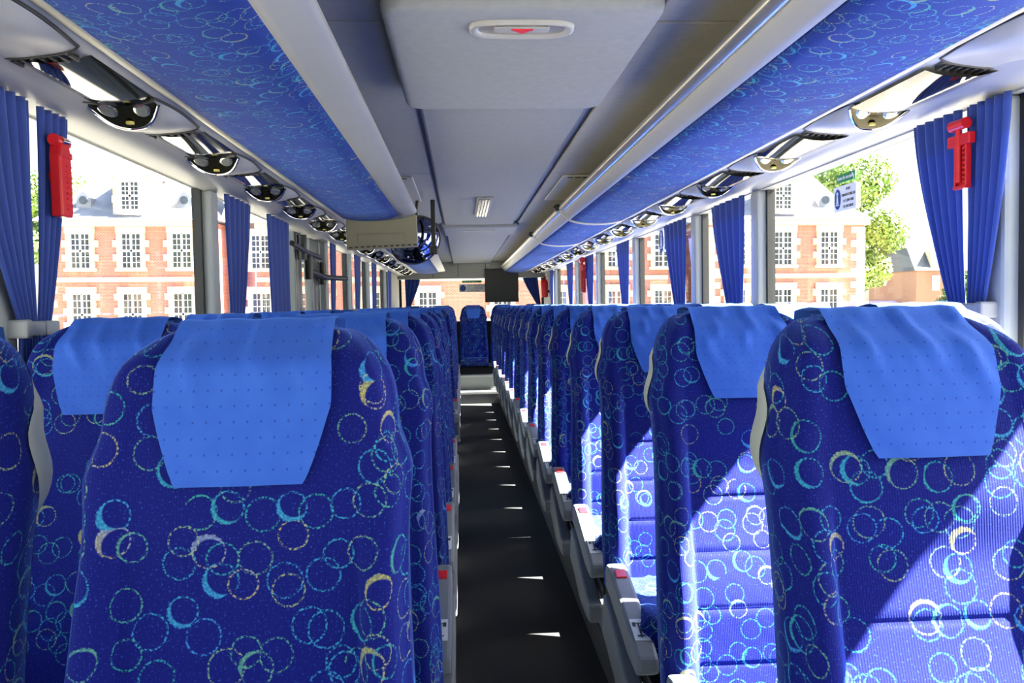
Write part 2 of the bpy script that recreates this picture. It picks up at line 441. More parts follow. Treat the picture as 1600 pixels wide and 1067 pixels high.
# small ceiling lamp + access flaps + slot
lm = thing('ceiling_lamp', 'small rectangular ribbed ceiling lamp set in the centre panel', 'lamp', (CX-.01, 5.70, ZC-.012))
MB().box((-.05,-.5,-.014),(.05,.5,0)).obj('frame', 'light_plastic', lm, bevel=.004)
for k in range(4): MB().box((-.038+k*.0195,-.48,-.020),(-.024+k*.0195,.48,-.013)).obj('rib', 'lamp_glass', lm, bevel=.002)
sl_ = tag(MB().box((CX-.15, 7.25, ZC-.041), (CX+.13, 7.29, ZC-.034)).obj('grab_slot', 'light_plastic', bevel=.003), 'slim pale slot handle on the ceiling step panel', 'handle')
for x, lab in ((CX-.50, 'flat speaker flap on the ceiling beside the folded screen'), (CX+.47, 'flat speaker flap on the ceiling above the long right-hand rack rail')):
    fl = thing('ceiling_flap', lab, 'panel', (x, 5.0, ZC+.004))
    MB().box((-.085,-.55,-.012),(.085,.45,0)).obj('cover', 'beige_plastic' if x > CX else 'light_plastic', fl, bevel=.005)
    for k in range(3): MB().box((-.06+k*.042,-.545,-.015),(-.03+k*.042,-.53,-.0115)).obj('slot', 'black_plastic', fl)

# roof hatch
ht = thing('roof_hatch', 'rounded grey roof hatch cover with an oval pull handle', 'hatch', (CX-.022, 2.215, ZC-.012))
def hatch():
    w_, l_, r = .308, .455, .06; pts = []
    for cx, cy, a0 in ((w_-r, l_-r, 0), (-w_+r, l_-r, 90), (-w_+r, -l_+r, 180), (w_-r, -l_+r, 270)):
        for k in range(6):
            a = R(a0+90*k/5); pts.append((cx+r*math.cos(a), cy+r*math.sin(a)))
    return pts
hb = MB().prism(hatch(), 2, -.055, .0).obj('cover', 'ceiling_felt', ht, bevel=.022, seg=4)
for p in hb.data.polygons: p.use_smooth = True
ov = [(math.copysign(abs(math.cos(a))**.6, math.cos(a))*.118, math.copysign(abs(math.sin(a))**.6, math.sin(a))*.052) for a in [2*math.pi*k/28 for k in range(28)]]
hy = -.335
mb = MB()
rows = []
for sc, z in ((1.0,-.054),(.99,-.062),(.93,-.066),(.84,-.062),(.80,-.052)):
    rows.append([(x*sc, hy+y*(sc if sc > .9 else sc*.92), z) for x, y in ov+[ov[0]]])
mb.grid(rows); hr = mb.obj('handle_ring', 'light_plastic', ht, smooth=60)
MB().prism([(x*.83, hy+y*.8) for x, y in ov], 2, -.0575, -.054).obj('handle_recess', 'rail_metal', ht)
MB().box((-.062, hy-.018, -.063), (.062, hy+.016, -.056)).obj('pull_bar', 'light_plastic', ht, bevel=.004)
MB().prism([(-.024, hy-.014), (.024, hy-.014), (.0, hy+.012)], 2, -.0655, -.0630).obj('arrow_mark', 'red_plastic', ht)

# ------------------------------------------------------------------ luggage racks
ZL = EYE
def rack(sgn, y0, y1, name, label, joints):
    t = thing(name, label, 'luggage rack', (CX, y0, 0))
    L = y1-y0
    # underside profile (distance from centre line, z)
    prof = [(.845,.527),(.80,.519),(.74,.513),(.68,.512),(.62,.516),(.57,.524),(.53,.535 if sgn > 0 else .545)]
    def sheet(nm, prof, m, th=.012, uvs=False, ya=0, yb=L, smooth=50):
        n = 26 if uvs else 1
        mb = MB(); rows = []; uvr = []
        arc = [0]
        for a, b in zip(prof, prof[1:]): arc.append(arc[-1]+math.dist(a, b))
        nk = max(2, int((yb-ya)/.5))
        for k in range(nk+1):
            yy = ya+(yb-ya)*k/nk
            rows.append([(sgn*x, yy, ZL+z) for x, z in prof]); uvr.append([(a, yy) for a in arc])
        mb.grid(rows, uvr)
        o = mb.obj(nm, m, t, smooth=smooth)
        s = o.modifiers.new('solid', 'SOLIDIFY'); s.thickness = th; s.offset = 1 if sgn > 0 else -1
        return o
    sheet('fabric_panel', prof, 'rack_fabric', uvs=True)
    # lip: broad band then upstand
    if sgn > 0:
        sheet('lip', [(.53,.535),(.515,.548),(.500,.562),(.490,.576),(.487,.582)], 'light_plastic', th=.012)
        sheet('groove', [(.487,.582),(.483,.588)], 'black_rubber', th=.012)
        sheet('rail', [(.483,.588),(.470,.590),(.460,.596),(.456,.606)], 'rail_metal', th=.014)
    else:
        sheet('lip', [(.53,.545),(.50,.546),(.47,.547),(.440,.549),(.432,.553),(.434,.560),(.462,.605)], 'grey_plastic', th=.012)
    sheet('edge_band', [(.880,.537),(.865,.531),(.845,.527)], 'beige_plastic', th=.012)
    # back of the shelf (keeps the compartment closed to the wall)
    sheet('shelf_floor', [(.86,.552),(.68,.545),(.50,.558)], 'ceiling_felt', th=.008)
    for yj in joints:
        jp = [(.855,.524),(.80,.512),(.74,.506),(.68,.505),(.62,.509),(.57,.517),(.53,.528),(.505,.545),(.48,.572),(.455,.59),(.448,.615)]
        rows = []
        for dy, dz in ((-.035, .006), (-.03, -.004), (0, -.008), (.03, -.004), (.035, .006)):
            rows.append([(sgn*x, yj-y0+dy, ZL+z+dz) for x, z in jp])
        o = MB().grid(rows).obj('joint_cover', 'beige_plastic', t, smooth=60)
        s = o.modifiers.new('solid', 'SOLIDIFY'); s.thickness = .01; s.offset = 0
        kb = MB(); kb.tube([(sgn*.44, yj-y0-.06, ZL+.60), (sgn*.44, yj-y0-.03, ZL+.60), (sgn*.44, yj-y0, ZL+.60)], [.02,.024,.012], 12).obj('end_knob', 'black_plastic', t, smooth=50)
    # end cheek
    for yy in (.0, L):
        cp = [(sgn*x, ZL+z) for x, z in prof+[(.50,.56),(.475,.585),(.468,.60),(.62,.68),(.845,.68)]]
        MB().prism(cp, 1, yy-.006, yy+.006).obj('end_cheek', 'beige_plastic', t)
    return t
rack(-1, YF, 4.905, 'luggage_rack', 'ring-patterned blue luggage rack ending at the folded screen', [])
rack(-1, 7.0, 13.2, 'luggage_rack', 'blue luggage rack behind the round mirror, towards the rear window', [])
rack(1, YF, 13.25, 'luggage_rack', 'long blue luggage rack with a bright metal rail and two curved joints', [5.25, 7.2])

# hidden inner band between rack and side channel + channel itself
def channel(sgn, n):
    t = structure('trim_%d' % n, (CX, 0, 0))
    prof = [(.872,.545),(.90,.533),(.93,.530),(1.08,.523),(1.10,.512),(1.115,.505),(1.20,.490)]
    mb = MB(); mb.grid([[(sgn*x, y, ZL+z) for x, z in prof] for y in [YF+(YB-.02-YF)*k/30 for k in range(31)]])
    o = mb.obj('channel_lining', 'light_plastic', t, smooth=30)
    s = o.modifiers.new('solid', 'SOLIDIFY'); s.thickness = .01; s.offset = 1 if sgn > 0 else -1
    return t
tL, tR = channel(-1, 40), channel(1, 41)

def unit_meshes(sgn):
    """service unit: pod body, crescent lens, lamps, button, grille; local y grows away from the photographer"""
    L, W = .37, .098
    def P(s, t):                                 # s across -1..1, t 0..1 along the coach
        env = max(0, 1-abs(s)**3)**.6
        nose = smst(t, -.02, .26); tail = 1-.80*smst(t, .30, 1.0)
        wid = W*(.92+.12*math.sin(math.pi*min(1, t*1.05)))
        y = L*t + .034*(1-s*s)*(1-t)**2 + sgn*.03*s*t
        return (s*wid, y, -.050*env*nose*tail-.003)
    S_ = [-1+2*i/16 for i in range(17)]
    T = [0,.03,.06,.09,.12,.16,.2,.24,.28,.34,.44,.55,.66,.78,.9,1]
    body = MB().grid([[P(s, t) for s in S_] for t in T]).mesh('pod_body', 'light_plastic', 60)
    rim_pts = [P(-1, t) for t in T] + [P(s, 1) for s in S_[1:-1]] + [P(1, t) for t in reversed(T)] + [P(s, 0) for s in reversed(S_[1:-1])]
    rim = MB().tube([(x, y, z+.001) for x, y, z in rim_pts+[rim_pts[0]]], .0045, 6, caps=False).mesh('rim_gasket', 'black_rubber', 60)
    def off(p, d): return (p[0], p[1]-d*.6, p[2]-d)
    def tb(s): return .225*(1-.62*s*s)
    lens = MB().grid([[off(P(s*.93, .005+(tb(s)-.005)*q), .004) for s in S_] for q in [k/7 for k in range(8)]]).mesh('lens', 'lens_dark', 60)
    brow = MB().tube([off(P(s*.95, .0), .005) for s in S_], .006, 6).mesh('lens_brow', 'black_plastic', 60)
    lip = MB().tube([off(P(s*.93, tb(s)+.012), .003) for s in S_], .0045, 6).mesh('lens_lip', 'chrome', 60)
    lamps = []
    for s0 in (-.45, .45):
        rows = []
        for q in (1, .8, .5, .05):
            rows.append([off(P(s0+.24*q*math.cos(a), .082+.052*q*math.sin(a)), .0065 if q < 1 else .004) for a in [2*math.pi*k/16 for k in range(17)]])
        lamps.append(MB().grid(rows).mesh('reading_lamp', 'lamp_glass', 60))
    c = off(P(0.0, .165), .006)
    btn = disc(MB(), c, .010, 2, 12, .006).mesh('call_button', 'yellow_button')
    gr = MB(); gr.grid([[(x*W*.78, L*.985+.012+sgn*.03*x*1.0+.045*k, -.012+.004*k) for x in (-1,-.5,0,.5,1)] for k in (0, 1)])
    grille = gr.mesh('vent', 'black_plastic')
    slats = []
    for k in range(7):
        x = -.66+k*.22
        slats.append(MB().box((x*W-.003, L*.985+.014+sgn*.03*x, -.016), (x*W+.003, L*.985+.055+sgn*.03*x, -.006)).mesh('vent_slat', 'black_rubber'))
    return [('pod_body', body), ('rim_gasket', rim), ('lens', lens), ('lens_lip', lip), ('lens_brow', brow), ('reading_lamp', lamps[0]), ('reading_lamp', lamps[1]), ('call_button', btn), ('vent', grille)] + [('vent_slat', s_) for s_ in slats]
PITCH_L, PITCH_R = .745, .745
ORD = ['first','second','third','fourth','fifth','sixth','seventh','eighth','ninth','tenth','eleventh','twelfth','thirteenth','fourteenth','fifteenth','sixteenth','seventeenth','eighteenth']
for sgn, y0, word in ((-1, 1.36, 'door side'), (1, 1.48, 'side facing the middle door')):
    ms = unit_meshes(sgn)
    tparent = tL if sgn < 0 else tR
    n = 16
    for k in range(n):
        y = y0+.745*k
        u = thing('reading_light_unit', 'grey reading light pod on the %s, %s from the rear window' % (word, ORD[n-1-k]), 'reading light',
                  (CX+sgn*1.0, y, ZL+.528+(.008 if sgn > 0 else -.004)), 'overhead reading light pods')
        for nm, me in ms:
            p = place(me, nm, u)
        # glossy insert strip between pods
        rows = []
        for yy in (y+.40, y+.745+.02):
            rows.append([(sgn*(1.0+a*.09), yy, ZL+.522-.016*(1-a*a)) for a in (-1,-.7,-.35,0,.35,.7,1)])
        MB().grid(rows).obj('gloss_insert', 'mirror_panel', tparent, smooth=60)

# ------------------------------------------------------------------ seats
TANR = math.tan(R(15.5))
ZB, ZT = .40, 1.218             # backrest bottom / top above the platform
def half_w(z):
    w_ = .222-.020*smst(z, .45, .95)
    w_ -= .014*smst(z, 1.03, 1.10)
    w_ += .005*math.exp(-((z-1.03)/.04)**2)
    if z > ZT-.115:
        q = (z-(ZT-.115))/.115
        w_ *= .52+.48*math.sqrt(max(0, 1-q*q*.999))**.9
    return w_
SEAMS = [.49, .60, .71, .82, .93]
def front(s, z):
    """front surface depth (local y, smaller = towards the sitter)"""
    a = abs(s)
    y = (z-ZT)*TANR
    head = smst(z, .88, 1.0)
    bol = smst(a, .66, .82)*(1-.55*smst(a, .90, 1.0))
    y -= .030*bol*(1-.75*head)
    y -= .018*math.exp(-((z-.62)/.12)**2)*(1-a*a*.3)
    y -= .020*head*(1-a**2*.6)
    y += .035*smst(a, .86, 1.0)**2
    y += .004*math.exp(-((a-.70)/.02)**2)*(1-head)
    if a < .69:
        for sz in SEAMS[:4]: y += .003*math.exp(-((z-sz)/.0035)**2)
    y += .055*smst(z, ZT-.06, ZT)**2
    return y
THICK = .10
def backrest_mesh():
    zs = [ZB+(ZT-ZB)*i/58 for i in range(59)]
    for sz in SEAMS[:4]: zs += [sz-.006, sz, sz+.006]
    zs += [ZT-.012, ZT-.006, ZT-.003]
    zs = sorted(set(round(z, 4) for z in zs))
    ss = [-1,-.985,-.96,-.93,-.90,-.86,-.82,-.78,-.74,-.715,-.70,-.685,-.66,-.55,-.4,-.2,0]; ss = ss+[-x for x in reversed(ss[:-1])]
    rows, uvr = [], []
    for z in zs:
        w_ = half_w(z); row = []; 
        yb = (z-ZT)*TANR+THICK
        row.append((-w_*.93, yb, z)); row.append((-w_*.995, yb-.02, z))
        row += [(s*w_, front(s, z), z) for s in ss]
        row.append((w_*.995, yb-.02, z)); row.append((w_*.93, yb, z))
        rows.append(row)
        u = [0]
        for a, b in zip(row, row[1:]): u.append(u[-1]+math.hypot(a[0]-b[0], a[1]-b[1]))
        mid = u[len(u)//2]; uvr.append([(q-mid, z*1.03) for q in u])
    top = rows[-1]; yb = THICK
    rows.append([(x*.96, min(yb, y+.03), z+.004) for x, y, z in top]); uvr.append([(a, b+.03) for a, b in uvr[-1]])
    rows.append([(x*.92, yb-.005, z-.004) for x, y, z in top]); uvr.append([(a, b+.05) for a, b in uvr[-1]])
    return MB().grid(rows, uvr).mesh('backrest', 'seat_fabric', 70)
def cover_mesh(seed):
    rnd = random.Random(seed)
    ph = [rnd.uniform(0, 6.28) for _ in range(6)]
    rows, uvr = [], []
    zb = ZT-.188
    def wid(z):
        q = (z-zb)/(ZT-zb)
        return .077+.033*min(1, (q/.5))**.8 - .006*smst(q, .7, 1)
    nz, nx = 34, 29
    for i in range(nz+1):
        z = zb+(ZT-.002-zb)*i/nz; w_ = wid(z); row = []; uu = []
        for j in range(nx):
            a = -1+2*j/(nx-1); x = a*w_; s = x/half_w(z)
            q = (z-zb)/(ZT-zb)
            wr = .0075*smst(q, .30, 1.0)*math.sin(a*9+ph[0]+2.2*math.sin(q*4+ph[1]))+.0045*smst(q,.25,.9)*math.sin(a*15+q*11+ph[2])
            wr += .002*math.sin(q*7+a*3+ph[3])
            hem = -.0015*math.exp(-((z-zb-.012)/.003)**2)
            row.append((x, front(s, z)-.0075-max(0, wr)-hem, z)); uu.append((x, z))
        rows.append(row); uvr.append(uu)
    last = rows[-1]
    for dy, dz in ((.02,.0075),(.05,.010),(.075,.008),(.105,.004),(.112,-.03),(.105,-.10)):
        y0 = front(0, ZT)
        rows.append([(x, y0+dy + (y-front(0, ZT)) * (1-dy*8 if dy < .12 else 0), ZT+dz+.004 + .001*math.sin(x*90+ph[0])) for x, y, z in last]); uvr.append([(a, b+dy) for a, b in uvr[nz]])
    return MB().grid(rows, uvr).mesh('headrest_cover', 'cover_cloth', 80)
def shell_mesh():
    rows = []
    for i in range(61):
        z = .36+(1.20-.36)*i/60; w_ = half_w(max(z, ZB))
        bmp = max(0, 1-((z-1.062)/.085)**2); e = -.008+.0115*min(1, bmp*1.6)
        yb = (z-ZT)*TANR+THICK; k = smst(z, .36, .42)*(1-smst(z, 1.14, 1.2))
        fwd = .004+.045*bmp
        rows.append([(-w_-e, yb-fwd, z), (-w_-e, yb-.004, z), (-w_*.85, yb+.028*k, z), (-w_*.5, yb+.042*k, z), (0, yb+.046*k, z), (w_*.5, yb+.042*k, z), (w_*.85, yb+.028*k, z), (w_+e, yb-.004, z), (w_+e, yb-fwd, z)])
    return MB().grid(rows).mesh('back_shell', 'shell_beige', 60)
def cushion_mesh():
    """seat cushion as a lofted rounded block"""
    y0 = (ZB-ZT)*TANR+.05; y1 = y0-.405
    rows, uvr = [], []
    n = 14
    prof = []
    for i in range(n+1):
        t = i/n; y = y0+(y1-y0)*t
        ztop = .445+.018*smst(t, .4, .85)-.010*math.sin(math.pi*t)
        prof.append((y, ztop))
    # round the nose
    for a in (20, 45, 70, 90): prof.append((y1-.035*math.sin(R(a)), .463-.035+.035*math.cos(R(a))))
    prof += [(y1-.032, .38), (y1-.015, .335), (y1+.04, .325), (y0, .325)]
    arc = [0]
    for a, b in zip(prof, prof[1:]): arc.append(arc[-1]+math.dist(a, b))
    xs = [-.205,-.204,-.196,-.18,-.16,-.14,-.135,-.1,0]; xs = xs+[-x for x in reversed(xs[:-1])]
    for (y, z), a in zip(prof, arc):
        row = []; uu = []
        topside = z > .40
        for x in xs:
            e = smst(abs(x), .165, .205); s_ = math.exp(-((abs(x)-.1375)/.004)**2)
            cz = z - (.03*e*e+.004*s_)*(1 if topside else 0)
            row.append((x, y+(.02*e*e if a > arc[n] and topside else 0), cz)); uu.append((x, a))
        # side skirts
        row = [(-.205, y, min(z, .33))]+row+[(.205, y, min(z, .33))]; uu = [(-.32, a)]+uu+[(.32, a)]
        rows.append(row); uvr.append(uu)
    return MB().grid(rows, uvr).mesh('seat_cushion', 'seat_fabric', 60)
ARM_Y0 = (ZB-ZT)*TANR-.02      # armrest root
def arm_mesh():
    # profile in (y,z): root at back (high), tip towards the sitter's knees (lower)
    y = ARM_Y0
    pts = [(y+.02,.465),(y+.01,.49),(y-.03,.497),(y-.09,.488),(y-.24,.452),(y-.38,.415),(y-.425,.395),(y-.43,.36),(y-.40,.345),(y-.30,.352),(y-.17,.385),(y-.06,.41),(y+.01,.42)]
    return MB().prism(pts, 0, -.027, .027)
def bracket_mesh():
    y = ARM_Y0; pts = []
    up = [(y+.02,.40),(y-.08,.375),(y-.18,.335),(y-.28,.290),(y-.36,.265),(y-.42,.262)]
    lo = [(y-.43,.205),(y-.34,.195),(y-.22,.20),(y-.10,.235),(y-.02,.26),(y+.05,.27)]
    return MB().prism(up+lo, 0, -.024, .024)
ME = {}
ME['backrest'] = backrest_mesh(); ME['cover'] = [cover_mesh(k) for k in range(5)]
ME['shell'] = shell_mesh(); ME['cushion'] = cushion_mesh()
ME['arm'] = arm_mesh().mesh('armrest', 'armrest_grey'); ME['bracket'] = bracket_mesh().mesh('armrest_bracket', 'armrest_grey')
ya = ARM_Y0
def tilt_plate(y0, y1, z0, z1, hw, th):
    return MB().add([(-hw,y0,z0),(hw,y0,z0),(hw,y1,z1),(-hw,y1,z1),(-hw,y0,z0+th),(hw,y0,z0+th),(hw,y1,z1+th),(-hw,y1,z1+th)], [(0,3,2,1),(4,5,6,7),(0,1,5,4),(1,2,6,5),(2,3,7,6),(3,0,4,7)])
ME['button'] = tilt_plate(ya-.105, ya-.065, .4835, .4925, .015, .005).mesh('release_button', 'red_plastic')
ME['plate'] = tilt_plate(ya-.37, ya-.29, .4165, .4385, .019, .003).mesh('pictogram_plate', 'white_plate')
pm = MB()
for x, yy, hx, hy in ((0,-.335,.0025,.026),(-.011,-.312,.004,.008),(.011,-.312,.004,.008),(0,-.308,.014,.002),(0,-.355,.010,.0025)):
    f = lambda q: .4205+(q+.37)*(.022/.08)
    pm.add([(x-hx,ya+yy-hy,f(yy-hy)),(x+hx,ya+yy-hy,f(yy-hy)),(x+hx,ya+yy+hy,f(yy+hy)),(x-hx,ya+yy+hy,f(yy+hy))], [(0,1,2,3)])
ME['picto'] = pm.mesh('pictogram', 'print_dark')
yc = (ZB-ZT)*TANR
ME['frame'] = MB().box((-.19, yc-.42, .27), (.19, yc+.06, .32)).mesh('seat_frame', 'black_plastic')
ME['leg'] = MB().box((-.02, yc-.22, 0), (.02, yc-.14, .28)).mesh('leg', 'dark_metal')
ME['foot'] = MB().box((-.035, yc-.36, 0), (.035, yc, .015)).mesh('foot_plate', 'dark_metal')
def add_part(me, name, parent, x=0, bevel=0.0, label=None):
    o = place(me, name, parent, bevel); o.location.x = x
    if label: o['label'] = label
    return o
seat_n = [0]
def seat(x, y, base_z, label, group, arm=0, foot=True):
    t = thing('coach_seat', label, 'seat', (x, y, base_z), group)
    k = seat_n[0]; seat_n[0] += 1
    add_part(ME['backrest'], 'backrest', t, label='navy velour backrest with coloured rings')
    sh = add_part(ME['shell'], 'back_shell', t)
    if arm > 0: sh.scale.x = .96
    add_part(ME['cover'][k % 5], 'headrest_cover', t, label='bright blue cloth headrest cover')
    add_part(ME['cushion'], 'seat_cushion', t)
    if foot:
        add_part(ME['frame'], 'seat_frame', t, bevel=.006)
        add_part(ME['leg'], 'leg', t, arm*-.10 if arm else .0); add_part(ME['foot'], 'foot_plate', t, arm*-.10 if arm else .0)
    if arm:
        ar = add_part(ME['arm'], 'armrest', t, arm*.205, bevel=.009)
        bt = add_part(ME['button'], 'release_button', ar, 0, .002, 'red release button')
        pl = add_part(ME['plate'], 'pictogram_plate', ar); add_part(ME['picto'], 'pictogram', ar)
        add_part(ME['bracket'], 'armrest_bracket', t, arm*.215, bevel=.008)
    return t
XLA, XLW, XRA, XRW = -.277, -.765, .630, 1.086
rows_L = [1.10+.77*k for k in range(6)] + [6.95+.75*k for k in range(6)]
rows_R = [1.15+.72*k for k in range(15)]
nL, nR = len(rows_L), len(rows_R)
for i, y in enumerate(rows_L):
    r_ = ORD[nL-1-i]
    seat(XLA, y, PZ, 'blue ringed aisle seat on the middle-door side, %s row ahead of the rear bench' % r_, 'aisle seats on the door side', arm=1)
    seat(XLW, y, PZ, 'blue ringed window seat on the middle-door side, %s row ahead of the rear bench' % r_, 'window seats on the door side')
for i, y in enumerate([.43]+rows_R):
    r_ = (ORD+[''])[nR-i] if i > 0 else 'sixteenth'
    if i > 0:
        seat(XRA, y, PZ, 'blue ringed aisle seat under the railed rack, %s row ahead of the rear bench' % r_, 'aisle seats under the railed rack', arm=-1)
    seat(XRW, y, PZ, 'blue ringed window seat under the railed rack, %s row ahead of the rear bench' % r_, 'window seats under the railed rack')
for k, (dx, lab) in enumerate(((-.93, 'rear bench seat in the corner beside the door-side rear curtain'), (-.47, 'rear bench seat between door-side corner seat and the middle seat'), (0, 'middle rear bench seat facing straight down the aisle'),
                      (.47, 'rear bench seat in front of the black hanging panel'), (.93, 'rear bench seat in the corner beside the red extinguisher'))):
    seat(CX+dx, 12.75, .145, 'blue '+lab, 'rear bench seats', foot=False)
tag(MB().box((WL+.05, 12.25, .36 if False else .361), (WR-.05, 13.0, .465)).obj('bench_base', 'black_plastic', bevel=.01), 'black base box under the rear bench seats', 'bench base')

# ------------------------------------------------------------------ curtains
def curtain(xw, sgn, ytop, ytie, ybot, label, ztie, folds=5, tie=True, zt=None, tieloc=None, clip=True):
    """cloth from rail to tie-back; each y tuple = (near, far) extent"""
    ztop = (zt or ZW1)-.004; t = thing('curtain', label, 'curtain', (xw, sum(ytop)/2, ztie))
    rows = []; n = 46; nz = 40; zlow = ztie-.22
    for i in range(nz+1):
        z = ztop+(zlow-ztop)*i/nz
        if z > ztie:
            q = (ztop-z)/(ztop-ztie); q2 = q**1.5
            a = ytop[0]+(ytie[0]-ytop[0])*q2; b = ytop[1]+(ytie[1]-ytop[1])*q2
        else:
            q = (ztie-z)/.22; a = ytie[0]+(ybot[0]-ytie[0])*q; b = ytie[1]+(ybot[1]-ytie[1])*q
        wid = abs(b-a); amp = .010+.012*min(1, wid/.25)
        row = []
        for j in range(n+1):
            u = j/n
            row.append((-sgn*(.022+amp*(1+math.sin(u*folds*2*math.pi+.6*math.sin(3*u+z*2)))*.5)*1.0, a+(b-a)*u - sum(ytop)/2, z-ztie))
        rows.append(row)
    o = MB().grid(rows).obj('cloth', 'curtain_cloth', t, smooth=80)
    s = o.modifiers.new('solid', 'SOLIDIFY'); s.thickness = .002
    if tie:
        a, b = tieloc or ytie; c = sum(ytop)/2; e = .012 if tieloc is None else 0
        MB().box((-sgn*.052, a-e-c, -.022), (-sgn*.010, b+e-c, .012)).obj('tie_strap', 'grey_plastic', t, bevel=.006)
        if clip: MB().box((-sgn*.056, a-.022-c, -.026), (sgn*.002, a+.006-c, .016)).obj('tie_clip', 'light_plastic', t, bevel=.006)
    return t
zt_ = EYE-.03
G = 'gathered side curtains'
curtain(WL, -1, (1.72, 1.985), (1.915, 1.988), (1.90, 1.988), 'gathered blue curtain with a tie clip, hanging behind the red hammer on the door side', zt_, 6, tieloc=(1.92, 1.992))
curtain(WL, -1, (2.035, 2.18), (1.996, 2.055), (1.995, 2.07), 'narrow blue curtain half beside the red hammer on the door side', zt_, 4, tieloc=(1.994, 2.06), clip=False)
curtain(WR, 1, (2.115, 2.34), (2.095, 2.165), (2.095, 2.17), 'blue curtain half beside the red toothed hammer holder, on its far side', zt_, 5, tieloc=(2.093, 2.17), clip=False)
curtain(WR, 1, (1.92, 2.090), (2.015, 2.088), (2.01, 2.088), 'wide blue curtain half with a tie clip, beside the red toothed hammer holder', zt_, 5, tieloc=(2.015, 2.090))
for k, (ys, lab) in enumerate((((3.57, 3.98), 'tied blue curtain on the first pillar ahead of the middle door'), ((4.33, 4.84), 'straight blue curtain next to the middle door, before its posts'),
        ((6.36, 6.60), 'tied blue curtain just behind the middle door posts'), ((7.76, 8.2), 'tied blue curtain on the first pillar behind the middle door'),
        ((9.24, 9.7), 'tied blue curtain on the second pillar behind the middle door'), ((11.25, 11.7), 'tied blue curtain beside the solid rear panel on the door side'))):
    f = .55 if k != 1 else .97
    a, b = ys; curtain(WL, -1, ys, (a+.02, a+.02+(b-a)*f), (a+.01, a+.03+(b-a)*f), lab, zt_, 5, tie=(k != 1))
for k, (ys, lab) in enumerate((((3.79, 4.28), 'tied blue curtain on the pillar next to the window with the seat belt notice'), ((4.79, 5.30), 'tied blue curtain on the pillar before the pane with two blue oval stickers'),
        ((6.45, 6.95), 'tied blue curtain on the pillar behind the pane with two blue oval stickers'), ((8.22, 8.75), 'tied blue curtain with a red hammer hanging against it'),
        ((9.75, 10.3), 'tied blue curtain between the far hammer curtain and the rear-most side pane'), ((11.87, 12.3), 'tied blue curtain next to the red extinguisher panel'))):
    a, b = ys; curtain(WR, 1, ys, (a+.01, a+.01+(b-a)*.5), (a, a+.02+(b-a)*.5), lab, zt_, 5)
# rear window curtains (swept to the corners)
def rear_curtain(x0, x1, xe, label):
    t = thing('rear_curtain', label, 'curtain', (x0, YB-.05, EYE-.2)); rows = []
    for i in range(25):
        q = i/24; z = (ZR1+.02)+(EYE-.28-(ZR1+.02))*q
        a = x0+(xe-x0)*q**1.3; b = x1+(xe-x1)*smst(q, -.2, 1.1)
        rows.append([(a+(b-a)*j/24-x0, -.02-.015*math.sin(j/24*22), z-EYE+.2) for j in range(25)])
    o = MB().grid(rows).obj('cloth', 'curtain_cloth', t, smooth=80)
    s = o.modifiers.new('solid', 'SOLIDIFY'); s.thickness = .003
rear_curtain(WL+.10, WL+.37, WL+.12, 'dark blue rear window curtain swept into the door-side corner')
rear_curtain(WR-.10, WR-.38, WR-.02, 'dark blue rear window curtain swept towards the red extinguisher')

# ------------------------------------------------------------------ emergency hammers
def hammer(loc, sgn, label, teeth=True, scale=1.0):
    t = thing('emergency_hammer', label, 'hammer', loc); t.scale = (scale,)*3
    q = .040/scale
    MB().box((0,-.006,-.012),(sgn*q,.006,.012)).obj('mount', 'red_plastic', t)
    if sgn > 0:
        MB().box((-.018,-.036,-.10),(.004,-.028,.07)).obj('holder_side', 'red_plastic', t, bevel=.003)
        MB().box((-.018,.028,-.10),(.004,.036,.07)).obj('holder_side', 'red_plastic', t, bevel=.003)
        MB().box((-.002,-.034,-.10),(.004,.034,.07)).obj('holder_back', 'red_plastic', t)
        MB().box((-.022,-.036,-.108),(.004,.036,-.096)).obj('holder_base', 'red_plastic', t, bevel=.003)
        MB().box((-.022,-.06,.045),(.004,.07,.085)).obj('holder_clip', 'red_plastic', t, bevel=.004)
        for k in range(8): MB().box((-.016,-.028,-.09+k*.017),(-.006,-.012,-.082+k*.017)).obj('tooth', 'red_plastic', t)
        MB().tube([(-.018,.006,-.085),(-.018,.006,.115)], .011, 10).obj('shaft', 'red_plastic', t, smooth=40)
        MB().tube([(-.018,-.042,.118),(-.018,.046,.118)], .020, 12).obj('head', 'red_plastic', t, smooth=40)
        MB().tube([(-.018,.044,.118),(-.018,.062,.116)], [.010,.006], 10).obj('tip', 'chrome', t, smooth=40)
    else:
        MB().prism([(-.034,-.12),(.034,-.12),(.038,-.10),(.036,.06),(.028,.10),(-.028,.10),(-.036,.06)], 0, -.005, .03).obj('holder', 'red_plastic', t, bevel=.006)
        MB().box((.028,-.034,.055),(.034,.034,.075)).obj('holder_clip', 'red_plastic', t, bevel=.003)
        for k in range(9): MB().box((.0295,-.004,-.10+k*.016),(.0335,.026,-.094+k*.016)).obj('grip_rib', 'red_plastic', t)
        MB().tube([(.014,-.044,.105),(.014,.038,.105)], .017, 12).obj('head', 'red_plastic', t, smooth=40)
        MB().tube([(.030,-.022,.104),(.034,.01,.104)], .008, 10).obj('tip', 'chrome', t, smooth=40)
    return t
hammer((WL+.052, 2.07, EYE+.325), -1, 'red emergency hammer in its holder between curtain halves on the door side', scale=.80)
hammer((WR-.052, 2.07, EYE+.352), 1, 'red emergency hammer in a toothed holder between curtain halves by the notice', scale=.72)
hammer((WR-.062, 8.62, EYE+.27), 1, 'red emergency hammer against a far curtain under the railed rack', scale=1.5)
